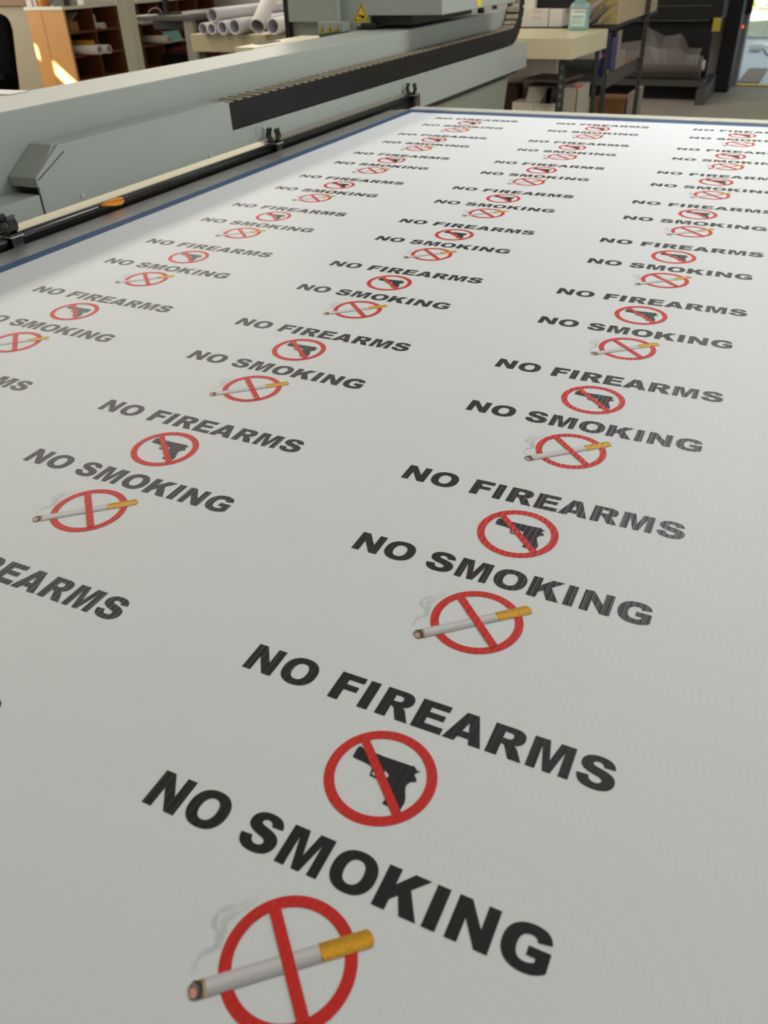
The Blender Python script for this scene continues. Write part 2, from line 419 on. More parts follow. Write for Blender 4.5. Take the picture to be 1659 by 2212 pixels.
_nt = M_SMOKE.node_tree; _b = _nt.nodes['Principled BSDF']
_b.inputs['Base Color'].default_value = lin((150, 148, 154)) + (1,); _b.inputs['Roughness'].default_value = 0.5
_uv = _nt.nodes.new('ShaderNodeUVMap'); _sp = _nt.nodes.new('ShaderNodeSeparateXYZ'); _nt.links.new(_uv.outputs[0], _sp.inputs[0])
_al = _nt.nodes.new('ShaderNodeMath'); _al.operation = 'MULTIPLY'; _al.inputs[1].default_value = 0.23
_nt.links.new(_sp.outputs[0], _al.inputs[0]); _nt.links.new(_al.outputs[0], _b.inputs['Alpha'])
def smoke_mesh():
    mb = MB(); uvl = mb.bm.loops.layers.uv.new('UVMap')
    strands = ([(108.6,-84),(104.4,-78),(105.6,-70.5),(109.6,-64.5),(107.6,-57),(101.4,-53),(99.2,-46),(104,-39.5),(110.5,-34.5),(115.4,-27),(117,-17.5)], 3.6, 0.9), \
              ([(106,-70),(111.8,-62),(109.6,-56),(107.4,-49),(108.8,-42.5),(113.6,-36),(117.4,-28)], 3.4, 0.9), \
              ([(107.2,-57.5),(105.4,-50),(104.4,-44),(109,-37.5)], 2.4, 0.7)
    for pts, wd, a in strands:
        sm = []
        for i in range(len(pts)-1):
            p0, p1, p2, p3 = (Vector(pts[max(i-1,0)]), Vector(pts[i]), Vector(pts[i+1]), Vector(pts[min(i+2,len(pts)-1)]))
            for k in range(6):
                t = k/6
                sm.append(0.5*((2*p1)+(p2-p0)*t+(2*p0-5*p1+4*p2-p3)*t*t+(3*p1-p0-3*p2+p3)*t**3))
        sm.append(Vector(pts[-1])); n = len(sm)
        prev = None
        for i, p in enumerate(sm):
            d = (sm[min(i+1,n-1)]-sm[max(i-1,0)]).normalized(); nn = Vector((-d.y, d.x))
            f = math.sin(math.pi*min(1, (i+1)/n*1.0)**0.8); wv = wd*(0.35+0.65*abs(math.sin(i*0.33+wd)))
            av = a*max(0.0, f)
            row = [(mb.bm.verts.new(((p+nn*wv*s).x/1000, (p+nn*wv*s).y/1000, 0.00034)), 0.0 if abs(s) == 1 else av) for s in (-1, -0.1, 0.3, 1)]
            if prev:
                for k in range(3):
                    q = [prev[k], prev[k+1], row[k+1], row[k]]
                    try: fc = mb.bm.faces.new([x[0] for x in q])
                    except ValueError: continue
                    for lp, x in zip(fc.loops, q): lp[uvl].uv = (x[1], 0)
                    fc.normal_update()
                    if fc.normal.z < 0: fc.normal_flip()
            prev = row
    return mb

sheet = thing('corrugated_plastic_sheet', 'large white corrugated plastic sheet printed with rows of no-firearms and no-smoking signs', 'sheet', (1.07, 1.25, ZT-0.0045))
MB().box(-0.142, 2.29, -0.50, 2.760, ZT-0.0045, ZT).build('board', M_BOARD, sheet)
FC = (157.3, -52.7); SC_ = (155.4, -53.2)
prot = {}
prot['fl'] = fill([(word(FIRE), 0.2, M_INK)], 'no_firearms_lettering')
prot['fs'] = fill([([circ(*FC, 42), circ(*FC, 34.2)], 0.25, M_RED), ([slash(*FC, 36, 6.8)], 0.5, M_RED)], 's')
prot['fg'] = fill([([GUN, GHOLE], 0.35, M_INK), ([GTRIG], 0.36, M_INK)], 'g')
prot['sl'] = fill([(word(SMOK), 0.2, M_INK)], 'no_smoking_lettering')
prot['ss'] = fill([([circ(*SC_, 42), circ(*SC_, 34.2)], 0.25, M_RED), ([slash(*SC_, 36, 7.6)], 0.6, M_RED)], 's')
cg = []
NB = 12
for i in range(NB):
    v0 = -HW + 2*HW*i/NB; v1 = v0 + 2*HW/NB + 0.02; u = (i+0.5)/NB
    g_ = 150 + 66*min(1, (u/0.62)**0.8) - (26*((u-0.62)/0.38)**2 if u > 0.62 else 0)
    cg.append(([band(6.5, LEN*0.705, v0, v1)], 0.40, flute(mat('print_paper_%d' % i, (g_, g_-2, g_-1), 0.45, spec=0.25), 0.3)))
    fu = 0.80 + 0.20*math.sin(math.pi*min(1, u*1.15)**0.9) if u < 0.87 else 0.84
    t1 = LEN - 2.6*(abs(2*u-1)**2.5)
    cg.append(([[cigpt(LEN*0.70, v0*1.04), cigpt(t1, v0*1.04), cigpt(t1, v1*1.04), cigpt(LEN*0.70, v1*1.04)]], 0.42, flute(mat('print_filter_%d' % i, (232*fu, 172*fu, 44*fu), 0.45, noise=0.14, nscale=420, spec=0.25), 0.3)))
cg.append(([band(LEN*0.70, LEN*0.70+0.9, -HW*1.03, -HW+3.4)], 0.44, mat('print_filter_mark', (110, 84, 36), 0.5)))
cg += [([band(7.4, 9.4, -HW+0.1, HW-0.1)], 0.43, mat('print_scorch_light', (186, 162, 118), 0.5, noise=0.15, nscale=300)),
       ([band(5.0, 7.6, -HW+0.1, HW-0.1)], 0.44, mat('print_scorch_dark', (134, 100, 48), 0.5, noise=0.3, nscale=300))]
def blob(t0, v0, a, b_, amp, n=40, ph=0.0):
    r = []
    for i in range(n):
        t = 2*math.pi*i/n; rr = 1 + amp*math.sin(5*t+ph) + 0.6*amp*math.sin(11*t+1+ph)
        r.append(cigpt(t0+a*rr*math.cos(t), v0+b_*rr*math.sin(t)))
    return r
cg += [([blob(3.3, 0, 4.2, 5.75, 0.035)], 0.47, mat('print_ash_dark', (50, 44, 43), 0.5, noise=0.5, nscale=260)),
       ([blob(1.9, -0.1, 3.1, 5.1, 0.05, ph=1)], 0.48, mat('print_ash_grey', (122, 110, 106), 0.5, noise=0.5, nscale=420)),
       ([blob(1.7, -1.0, 1.9, 3.0, 0.09, ph=2)], 0.50, M_CEMB)]
prot['sc'] = fill(cg, 'c')
prot['sm'] = smoke_mesh()
SHO = Vector((1.07, 1.25, ZT-0.0045))
meshes = {}
for k, (mb, nm) in {'fl': (prot['fl'], 'no_firearms_lettering'), 'fs': (prot['fs'], 'prohibition_symbol'), 'fg': (prot['fg'], 'pistol_pictogram'), 'sl': (prot['sl'], 'no_smoking_lettering'), 'ss': (prot['ss'], 'prohibition_symbol'), 'sc': (prot['sc'], 'cigarette_picture'), 'sm': (prot['sm'], 'smoke_wisps')}.items():
    me = bpy.data.meshes.new(nm); mb.bm.normal_update(); mb.bm.to_mesh(me); mb.bm.free()
    for x in (mb.mats or [M_SMOKE]): me.materials.append(x)
    meshes[k] = me
def child(nm, me, parent, loc=(0, 0, 0)):
    o = bpy.data.objects.new(nm, me); C.objects.link(o); o.parent = parent; o.location = loc; return o
for ci in range(4):
    for ri in range(9):
        fx, fy = ci*COLP, ri*ROWP
        if not (ci == 0 and ri < 1):
            s1 = child('no_firearms_lettering', meshes['fl'], sheet, Vector((fx, fy, ZT)) - SHO)
            child('prohibition_symbol', meshes['fs'], s1); child('pistol_pictogram', meshes['fg'], s1)
        if not (ci == 0 and ri < 1):
            s2 = child('no_smoking_lettering', meshes['sl'], sheet, Vector((fx+SOFF[0]-(0.006 if (ci, ri) == (1, 0) else 0), fy+SOFF[1], ZT)) - SHO)
            child('prohibition_symbol', meshes['ss'], s2); child('cigarette_picture', meshes['sc'], s2); child('smoke_wisps', meshes['sm'], s2)

# ------------------------------------------------------------------ the flatbed printer
pr = thing('flatbed_printer', 'large grey-green flatbed printer carrying the printed sheet under its long gantry', 'printer', (0.6, 2.0, 0))
bed = MB().box(-0.26, 2.36, -0.56, 2.90, 0.70, 0.888, bev=0.006).build('print_bed', M_GREY2, pr)
b = MB(); b.box(-0.180, 2.32, 2.755, 2.820, 0.888, 0.898); b.box(-0.180, -0.136, -0.54, 2.762, 0.888, 0.898); b.build('blue_border_tape', M_BLUE, bed)
MB().box(-0.262, -0.180, -0.54, 2.82, 0.888, 0.8955).build('aluminium_edge_strip', M_ALU, bed)
MB().box(-0.18, 2.36, 2.820, 2.888, 0.888, 0.902).build('rear_edge_rail', mat('rail_pale_grey', (196, 194, 182), 0.45), bed)
for lx in (0.0, 2.2):
    for ly in (0.0, 2.6):
        MB().box(lx-0.06, lx+0.06, ly-0.06, ly+0.06, 0, 0.70).build('bed_leg', M_GREY2, pr)
# gantry beam
bm_ = MB().prism([(-0.407, 0.86), (-0.407, 1.134), (-0.636, 1.134), (-0.636, 0.86)], 'y', -0.9, 4.76, bev=0.004)
beam = bm_.build('gantry_beam', M_GREY, pr)
b = MB()
b.prism([(-0.9, 0.842), (-0.9, 0.968), (1.027, 0.968), (1.029, 0.842)], 'x', -0.3205, -0.40)
b.build('tray_base_cover', M_GREY, beam)
tray = MB().prism([(1.031, 0.842), (1.031, 1.0), (1.130, 1.055), (1.816, 1.055), (1.820, 0.977), (4.83, 0.972), (4.83, 0.842)], 'x', -0.324, -0.320)
tray.build('tray_front_panel', M_GREY, beam)
b = MB(); b.prism([(1.029, 0.982), (1.029, 1.003), (1.118, 1.059), (1.80, 1.059), (1.80, 1.050), (1.125, 1.050)], 'x', -0.3195, -0.406, bev=0.002)
b.build('tray_top_cover', M_GREY, beam)
MB().box(-0.406, -0.324, 1.80, 4.83, 0.842, 0.972).build('chain_tray', M_GREY, beam)
MB().box(-0.3195, -0.3185, 1.0295, 1.0315, 0.86, 0.985).build('cover_seam', M_DGREY, beam)
MB().cyl((-0.3192, 1.034, 0.998), (-0.3192, 1.132, 1.043), 0.0012, seg=8).build('cover_fold_line', M_DGREY, beam)
MB().prism([(-0.3235, 0.924), (-0.319, 0.924), (-0.305, 0.912), (-0.305, 0.905), (-0.3235, 0.905)], 'y', -0.9, 1.985).build('cream_ledge', M_CREAM, beam)
MB().prism([(-0.3235, 0.924), (-0.319, 0.924), (-0.305, 0.912), (-0.305, 0.905), (-0.3235, 0.905)], 'y', 1.985, 3.12).build('dark_ledge_stretch', mat('ledge_dark_reflection', (128, 122, 108), 0.4, metal=0.4), beam)  # same ledge continues, its dark reflection put into the colour
MB().box(-0.40, -0.29, -0.9, 3.14, 0.845, 0.8995).build('under_ledge_rail', M_BLACK, beam)
MB().cyl((-0.285, -0.9, 0.9072), (-0.285, 3.10, 0.9072), 0.0112, seg=16).build('black_rod', M_BLACKG, beam)
MB().box(-0.315, -0.268, 3.085, 3.138, 0.856, 0.915, bev=0.004).build('rod_end_block', M_BROWN, beam)
b = MB()
b.tube([(-0.2740, 1.165, 0.9165), (-0.2725, 1.190, 0.9185), (-0.2715, 1.222, 0.9190), (-0.2705, 1.240, 0.9155), (-0.2702, 1.243, 0.9085), (-0.2705, 1.232, 0.9040), (-0.2715, 1.210, 0.9065), (-0.2730, 1.185, 0.9120), (-0.2740, 1.165, 0.9165)], 0.0028)
b.prism([(1.170, 0.9158), (1.222, 0.9180), (1.241, 0.913), (1.238, 0.906), (1.212, 0.908)], 'x', -0.2722, -0.2712)
b.build('amber_cable_loop', M_ORANGE, beam)
b = MB(); b.poly([(-0.3190, 1.033, 0.9995), (-0.3190, 1.136, 1.0475), (-0.3330, 1.114, 1.0610)]); b.build('cover_fold', M_GREY, beam)
def clip(y):
    b = MB(); b.box(-0.304, -0.262, y-0.016, y+0.016, 0.894, 0.924, bev=0.004)
    for s in (-1, 1):
        pts = [(-0.283+s*0.006, y, 0.922), (-0.283+s*0.0165, y, 0.930), (-0.283+s*0.0185, y, 0.942), (-0.283+s*0.0135, y, 0.953), (-0.283+s*0.0155, y, 0.960)]
        rings = []
        for x, yy, z in pts: rings.append([(x-0.0035, y-0.011, z), (x+0.0035, y-0.011, z), (x+0.0035, y+0.011, z), (x-0.0035, y+0.011, z)])
        b.loft(rings, smooth=False)
    o = b.build('tube_clip', M_BLACKG, beam)
    return o
for y in (0.885, 1.985, 3.075): clip(y)
for y in (0.885, 1.985, 3.075):
    MB().box(-0.3065, -0.2595, y-0.0175, y+0.0175, 0.916, 0.9185).build('clip_band', M_STEEL, beam)
for (y, z) in ((1.159, 0.937), (1.689, 0.932), (1.991, 0.960), (1.919, 0.938), (0.927, 0.941), (2.535, 0.934), (3.0, 0.94)):
    MB().cyl((-0.3205, y, z), (-0.3165, y, z), 0.0048, seg=12).build('screw', M_STEEL, beam)
MB().box(-0.3205, -0.3192, 1.942, 1.972, 0.925, 0.968).build('clear_patch', M_GREY, beam)
b = MB(); b.box(-0.72, -0.637, 2.46, 2.95, 1.10, 1.140, bev=0.002); b.build('rear_top_plate', M_CREAM, beam)
MB().box(-0.700, -0.668, 2.56, 2.70, 1.140, 1.1425).build('plate_slot', M_DARK, beam); MB().box(-0.74, -0.68, 2.97, 3.30, 1.12, 1.131).build('plate_slot', M_DARK, beam)
b = MB(); b.prism([(2.88, 0.30), (2.88, 0.815), (4.575, 0.815), (4.40, 0.30)], 'x', -0.345, -0.70); b.build('end_housing', mat('housing_grey', (128, 130, 118), 0.55), pr)
b = MB(); b.box(-0.60, -0.36, 2.88, 4.78, 0.815, 0.845); b.build('housing_recess', M_DGREY, pr)
MB().box(-0.62, -0.42, -0.6, 0.2, 0.0, 0.858).build('gantry_support', M_GREY2, pr)
# drag chain
def link_mesh(L):
    mb = MB()
    for x in (-0.034, 0.034):
        mb.box(x-0.004, x+0.004, -L*0.5, L*0.5, -0.036, 0.036, M_CHAIN)
        mb.box(x-0.0045, x+0.0045, -L*0.44, -L*0.36, 0.018, 0.0362, M_BLACK)
    mb.box(-0.034, 0.034, -L*0.27, L*0.27, 0.028, 0.039, M_CHAINBAR)
    mb.box(-0.030, 0.030, -L*0.28, L*0.28, -0.040, -0.026, M_CHAIN)
    me = bpy.data.meshes.new('chain_link'); mb.bm.normal_update(); mb.bm.to_mesh(me); mb.bm.free()
    for x in mb.mats: me.materials.append(x)
    return me
LK = 0.05
lm = link_mesh(LK)
chain = thing('drag_chain', '', '', (-0.363, 1.85, 1.016)); chain.parent = pr; chain.location = Vector((-0.363, 1.85, 1.016)) - ORG[pr.name]
del chain['label'], chain['category']
cc_y, cc_z, cr = 4.545, 1.176, 0.160
def put_link(y, z, ang):
    o = bpy.data.objects.new('chain_link', lm); C.objects.link(o); o.parent = chain
    o.location = Vector((-0.363, y, z)) - ORG['drag_chain']; o.rotation_euler = (ang, 0, 0)
y = 1.842
while y < cc_y: put_link(y, 1.016, 0); y += LK
n = int(math.pi*cr/LK)
for i in range(1, n+1):
    a = i/n*math.pi
    put_link(cc_y + cr*math.sin(a), cc_z - cr*math.cos(a), a)
y = cc_y - LK
while y > 3.98: put_link(y, cc_z+cr, math.pi); y -= LK
# carriage
car = MB().prism([(-1.0, 1.06), (-0.66, 1.06), (-0.66, 1.146), (-0.60, 1.146), (-0.60, 1.187), (-0.25, 1.187), (-0.25, 1.80), (-1.0, 1.80)], 'y', 3.33, 4.34, bev=0.004).build('print_carriage', M_GREY, pr)
MB().box(-0.985, -0.735, 3.295, 3.335, 1.166, 1.80, bev=0.003).build('carriage_side_cover', M_GREY, car)
MB().box(-1.012, -0.988, 3.30, 3.36, 1.10, 1.80).build('black_edge_strip', M_DARK2, car)
MB().box(-0.818, -0.690, 3.262, 3.332, 1.108, 1.168, bev=0.003).build('label_plate', M_GREY, car)
MB().box(-0.61, -0.40, 3.36, 4.10, 1.150, 1.186).build('print_head_plate', M_BLACK, car)
MB().box(-0.63, -0.56, 3.312, 3.36, 1.140, 1.160, bev=0.004).build('black_stop', M_BLACK, car)
def tri_label(cx, z0, wd, h, y):
    b = MB(); b.prism([(cx-wd/2, z0), (cx+wd/2, z0), (cx, z0+h)], 'y', y, y+0.002)
    o = b.build('warning_label', M_YELLOW, car)
    s = MB()
    k = 0.86
    for (p, q) in (((-0.5, 0), (0.5, 0)), ((0.5, 0), (0, 1)), ((0, 1), (-0.5, 0))):
        P = lambda a: (cx + a[0]*wd*k, z0 + h*0.08 + a[1]*h*k)
        p_, q_ = P(p), P(q); dx, dz = q_[0]-p_[0], q_[1]-p_[1]; l = math.hypot(dx, dz); nx, nz = -dz/l*wd*0.035, dx/l*wd*0.035
        s.prism([p_, q_, (q_[0]+nx, q_[1]+nz), (p_[0]+nx, p_[1]+nz)], 'y', y-0.0006, y)
    if wd > 0.05:   # a hand over a roller
        s.prism([(cx-0.004, z0+h*0.26), (cx+0.006, z0+h*0.18), (cx+0.016, z0+h*0.20), (cx+0.018, z0+h*0.30), (cx+0.008, z0+h*0.38), (cx-0.002, z0+h*0.36)], 'y', y-0.0006, y)
        for i in range(3):
            s.prism([(cx-0.014, z0+h*(0.28+0.05*i)), (cx-0.002, z0+h*(0.27+0.04*i)), (cx-0.002, z0+h*(0.30+0.04*i)), (cx-0.014, z0+h*(0.31+0.05*i))], 'y', y-0.0006, y)
    else:
        s.prism([(cx-0.003, z0+h*0.3), (cx+0.003, z0+h*0.3), (cx+0.003, z0+h*0.62), (cx-0.003, z0+h*0.62)], 'y', y-0.0006, y)
        s.prism([(cx-0.003, z0+h*0.16), (cx+0.003, z0+h*0.16), (cx+0.003, z0+h*0.24), (cx-0.003, z0+h*0.24)], 'y', y-0.0006, y)
    s.build('warning_symbol', M_SYMB, o)
tri_label(-0.632, 1.163, 0.080, 0.070, 3.3275)
for cx in (-0.794, -0.755, -0.716): tri_label(cx, 1.121, 0.031, 0.033, 3.2595)
for (x, z) in ((-0.775, 1.215), (-0.80, 1.186), (-0.765, 1.184)):
    MB().cyl((x, 3.295, z), (x, 3.292, z), 0.0045, seg=10).build('screw', M_STEEL, car)
MB().box(-0.2505, -0.2485, 3.76, 3.81, 1.195, 1.235).build('yellow_side_label', M_YELLOW, car)
MB().cyl((-0.28, 3.90, 1.162), (-0.28, 3.90, 1.188), 0.016, seg=14).build('black_foot', M_BLACK, car)
# white strip of paper lying behind the gantry top
tag(MB().box(-0.95, -0.612, 1.275, 1.345, 1.1345, 1.137).build('paper_strip', M_PAPER), 'white paper strip lying on the gantry top at the left edge', 'paper')

# ------------------------------------------------------------------ right: bench with bottle
wb = thing('work_bench', 'beige thick-topped workbench on dark slotted posts, green bottle on it', 'workbench', (-0.7, 5.3, 0))
b = MB(); b.prism([(-0.085, 4.949), (-0.036, 5.640), (-1.3, 5.69), (-1.3, 4.955)], 'z', 0.868, 0.977, bev=0.004)
b.build('bench_top', M_BEIGE, wb)
def post(x, y, z1, mt, mh, parent, wd=0.042, slots=True):
    b = MB(); b.box(x-wd/2, x+wd/2, y, y+0.003, 0, z1, mt); b.box(x-wd/2, x-wd/2+0.003, y, y+wd*0.9, 0, z1, mt)
    z = 0.06
    while slots and z < z1-0.05:
        b.box(x-wd*0.14, x+wd*0.18, y-0.001, y+0.0005, z, z+0.022, mh); z += 0.05
    b.mats = [mt] + b.mats if mt not in b.mats else b.mats
    b.build('slotted_post', mt, parent)
post(-0.150, 5.0, 0.868, M_POST, M_SLOT, wb, 0.044)
post(-0.055, 5.48, 0.868, M_POST, M_SLOT, wb, 0.03, False)
MB().box(-1.3, -0.045, 4.99, 5.62, 0.46, 0.49).build('lower_shelf', M_BEIGE2, wb)
for y in (5.0, 5.62): post(-1.25, y, 0.868, M_POST, M_SLOT, wb, 0.042, False)
# bottle
bt = thing('soap_bottle', 'clear pale green plastic bottle with printed label, standing on the beige workbench', 'bottle', (-0.203, 5.53, 0.977))
def sect(z, a, d): return [(-0.203+p[0], 5.53+p[1], z) for p in sup(0, 0, a, d, 28, 3.2)]
R_ = [(0.977, 0.056, 0.034), (0.981, 0.062, 0.040), (1.00, 0.063, 0.041), (1.05, 0.061, 0.040), (1.09, 0.062, 0.041), (1.108, 0.062, 0.041), (1.120, 0.054, 0.036), (1.132, 0.036, 0.028), (1.146, 0.025, 0.022), (1.170, 0.020, 0.020), (1.205, 0.019, 0.019)]
MB().loft([sect(*r) for r in R_]).build('bottle_body', M_BOTTLE, bt)
MB().loft([sect(z, a*0.93, d*0.9) for z, a, d in R_[:6]]).build('bottle_liquid', M_LIQ, bt)
lb = MB().loft([sect(z, 0.0575, 0.0425) for z in (1.002, 1.095)], caps=False).build('bottle_label', M_LABELW, bt)
MB().loft([sect(z, 0.058, 0.0428) for z in (1.093, 1.0975)], caps=False).build('red_label_stripe', M_REDP, lb)
b = MB()
for z, x0, x1 in ((1.082, -0.03, 0.045), (1.076, -0.03, 0.045), (1.055, -0.04, 0.04), (1.049, -0.04, 0.045), (1.040, -0.03, 0.03), (1.028, -0.04, 0.045), (1.022, -0.04, 0.02), (1.014, -0.04, 0.045)):
    b.box(-0.203+x0, -0.203+x1, 5.53-0.0440, 5.53-0.0432, z, z+0.0028)
b.build('label_print', mat('label_green_print', (150, 178, 164), 0.6), lb)
b = MB().cyl((-0.203, 5.53, 1.205), (-0.203, 5.53, 1.245), 0.022); b.build('bottle_cap', M_PAPER, bt)

# ------------------------------------------------------------------ rack behind the bench
rk = thing('storage_rack', 'dark slotted storage rack behind the workbench, boxes on its shelves', 'rack', (-0.7, 6.4, 0))
MB().box(-1.3, -0.055, 5.78, 7.55, 0.955, 0.975).build('rack_shelf', M_DARK, rk)
b = MB(); b.prism([(-1.3, 5.74), (-0.06, 5.74), (-0.06, 7.0), (-1.3, 7.0)], 'z', 0.64, 0.672); b.build('rack_shelf', M_DGREY, rk)
MB().box(-0.062, -0.05, 5.74, 7.0, 0.612, 0.695).build('shelf_edge_board', mat('shelf_edge_dark', (78, 72, 62), 0.7), rk)
post(-0.050, 5.745, 0.945, M_POST, M_SLOT, rk, 0.032, False)
post(-0.033, 6.94, 1.5, M_DGREY, M_BLACK, rk, 0.036)
post(-1.25, 5.76, 0.945, M_POST, M_SLOT, rk, 0.042, False); post(-1.25, 6.94, 1.5, M_POSTK, M_LEGG, rk, 0.042, False)
def carton(name, x0, x1, y0, y1, z0, z1, mt, label, cat='box', group=None, seam=True, rot=0.0, bev=0.003):
    o = thing(name, label, cat, ((x0+x1)/2, (y0+y1)/2, z0), group)
    MB().box(x0, x1, y0, y1, z0, z1, bev=bev).build('box_body', mt, o)
    if seam:
        MB().box((x0+x1)/2-0.0015, (x0+x1)/2+0.0015, y0-0.001, y0+0.001, z0+0.003, z1-0.003).build('box_seam', M_LEGG, o)
    o.rotation_euler.z = rot
    return o
k = carton('white_carton', -0.672, -0.482, 5.80, 6.1, 0.9755, 1.080, M_WBOX, 'white carton with a printed label, behind the bench left of the bottle', seam=False)
b = MB()
for z, x0, x1 in ((1.0655, -0.590, -0.520), (1.060, -0.580, -0.530), (1.030, -0.590, -0.525), (1.019, -0.585, -0.535)): b.box(x0, x1, 5.7985, 5.8005, z, z+0.0016)
b.build('carton_label_print', M_LEGG, k)
carton('white_carton', -0.476, -0.385, 5.80, 6.1, 0.9755, 1.078, M_WBOX, 'narrow plain white carton between labelled carton and green bottle', seam=False)
tag(MB().box(-0.70, -0.585, 5.82, 5.96, 1.0805, 1.30, bev=0.003).build('white_carton', M_WBOX), 'tall white carton standing behind the drag chain, on the labelled carton', 'box')
b = MB(); b.prism([(-0.575, 1.0825), (-0.36, 1.0825), (-0.20, 1.20), (-0.20, 1.23), (-0.575, 1.23)], 'y', 5.86, 5.99, bev=0.004)
tag(b.build('black_tray', M_DARK2), 'black tray resting on top of the white cartons behind the bottle', 'tray')
def bag(label, pts, rad, mt):
    rings = []
    for i, (p, r) in enumerate(zip(pts, rad)):
        p = Vector(p); ring = []
        for kk in range(16):
            t = 2*math.pi*kk/16; rr = r*(1+0.12*math.sin(3*t+i*0.9))
            ring.append((p.x+rr*math.cos(t), p.y+rr*0.8*math.sin(t), p.z+0.25*rr*math.cos(t+0.6)))
        rings.append(ring)
    return tag(MB().loft(rings, mt).build('grey_bag', mt), label, 'bag')
bag('grey folded plastic bag slumped beside the bottle, nearest to it', [(-0.26, 5.86, 1.0), (-0.235, 5.86, 1.04), (-0.20, 5.87, 1.08), (-0.15, 5.88, 1.115), (-0.12, 5.9, 1.15)], (0.042, 0.04, 0.038, 0.04, 0.04), M_BAG)
bag('darker grey plastic bag lying between the other bag and the beige box', [(-0.195, 5.88, 0.99), (-0.165, 5.88, 1.03), (-0.115, 5.89, 1.075), (-0.06, 5.9, 1.10)], (0.024, 0.024, 0.022, 0.018), mat('grey_bag_dark', (104, 96, 90), 0.5))
bx = thing('long_beige_box', 'long beige box with taped end lying on the rack above the workbench', 'box', (-0.3, 6.7, 0.9755))
MB().box(-0.30, -0.053, 6.0, 7.45, 0.9755, 1.20, bev=0.006).build('box_body', mat('beige_box', (188, 170, 138), 0.7), bx)
MB().box(-0.165, -0.060, 5.9965, 6.001, 0.978, 1.19).build('clear_tape', mat('clear_tape', (176, 156, 104), 0.12, bump=0.6, nscale=40), bx)
bb = thing('blue_carton', 'dark blue product carton with yellow and orange spots on rack shelf', 'box', (-0.10, 6.0, 0.6725))
MB().box(-0.135, -0.066, 5.96, 6.13, 0.6725, 0.90, bev=0.003).build('box_body', M_BLUEBOX, bb)
MB().cyl((-0.085, 5.962, 0.70), (-0.085, 5.958, 0.70), 0.014).build('yellow_spot', M_YELLOW, bb)
MB().cyl((-0.105, 5.962, 0.80), (-0.105, 5.958, 0.80), 0.013).build('orange_spot', M_REDP, bb)
MB().cyl((-0.125, 5.962, 0.79), (-0.125, 5.958, 0.79), 0.007).build('orange_spot', M_REDP, bb)
for (x0, x1, y0, z1, lab) in ((-0.085, -0.064, 6.16, 0.93, 'tall thin pale carton standing behind the blue carton'), (-0.10, -0.064, 6.26, 0.80, 'small pale carton in the middle of the rack shelf row'), (-0.10, -0.064, 6.36, 0.79, 'small pale carton at the far end of the shelf row')):
    tag(MB().box(x0, x1, y0, y0+0.08, 0.6725, z1, bev=0.002).build('small_carton', mat('pale_carton', (150, 138, 132), 0.7)), lab, 'box')
tag(MB().box(-0.16, -0.064, 6.5, 6.95, 0.6725, 0.684).build('orange_packet', mat('orange_packet', (190, 132, 88), 0.6)), 'flat orange packet lying at the end of the rack shelf', 'packet')
tag(MB().box(-0.47, -0.20, 7.40, 7.7, 0.0, 0.335, bev=0.004).build('brown_carton', M_CARD), 'brown cardboard carton on the floor behind the bench legs', 'box')
tag(MB().box(-0.185, -0.145, 7.40, 7.9, 0.0, 0.38, bev=0.002).build('white_board', mat('shaded_carton', (160, 150, 134), 0.7)), 'white board standing on edge beside the brown cardboard carton', 'board')  # board takes the shade-darkened carton colour too
# under the bench
Z0 = 0.4905
carton('white_carton', -0.64, -0.29, 5.40, 5.6, Z0, 0.822, M_WBOX, 'largest white carton under the workbench, at the back behind the dark boards')
carton('white_carton', -0.487, -0.203, 5.13, 5.30, Z0, 0.610, M_WBOX, 'low white carton at the front of the bench shelf under the papers')
tag(MB().box(-0.62, -0.4975, 5.25, 5.38, Z0, 0.690, bev=0.003).build('maroon_box', M_MAROON), 'dark maroon box under the bench left end, beside the low carton', 'box')
pk = MB(); pk.obox((-0.408, 5.16, 0.6105), (0.115, 0, 0.0), (0, 0.035, 0), (0.012, 0.02, 0.092)); tag(pk.build('paper_packet', M_WBOX), 'white paper packet leaning upright on the low white carton', 'packet')
b = MB(); b.prism([(-0.41, 5.02), (-0.15, 4.995), (-0.09, 5.30), (-0.36, 5.33)], 'z', 0.7415, 0.752)
tag(b.build('brown_board', M_BROWN), 'upper dark brown board lying flat under the bench, behind the front post', 'board')
b = MB(); b.prism([(-0.395, 5.05), (-0.16, 5.03), (-0.11, 5.31), (-0.37, 5.33)], 'z', 0.708, 0.716)
tag(b.build('mauve_board', mat('dark_mauve_board', (98, 84, 80), 0.6)), 'lower mauve-grey board lying just under the dark brown board', 'board')
b = MB(); b.obox((-0.30, 5.10, 0.611), (0.06, 0, 0), (0, 0.01, 0), (0.06, 0, 0.0965)); b.box(-0.26, -0.23, 5.10, 5.28, 0.611, 0.7075); b.box(-0.29, -0.16, 5.12, 5.28, 0.7165, 0.741)
tag(b.build('dark_support', M_DGREY), 'slanted dark grey strut holding up the flat boards under the bench', 'support')
tr = thing('paper_tray', 'open box with shade in its grey-beige colour standing at the right end under the bench', 'box', (-0.09, 5.3, Z0))
b = MB(); x0, x1, y0, y1, zb, zt = -0.150, -0.062, 5.08, 5.40, Z0, 0.700
b.box(x0, x1, y0, y0+0.005, zb, zt); b.box(x0, x1, y1-0.005, y1, zb, zt); b.box(x0, x0+0.005, y0, y1, zb, zt); b.box(x1-0.005, x1, y0, y1, zb, zt); b.box(x0, x1, y0, y1, zb, zb+0.005)
b.build('box_body', mat('shaded_carton', (160, 150, 134), 0.7), tr)  # carton colour dulled to carry the shade under the bench
tag(MB().box(x0+0.01, x1-0.01, y0+0.01, y1-0.01, zb+0.006, zt-0.0205).build('paper_stack', M_PAPER), 'white papers filling the open box at the right end under the bench', 'paper stack')
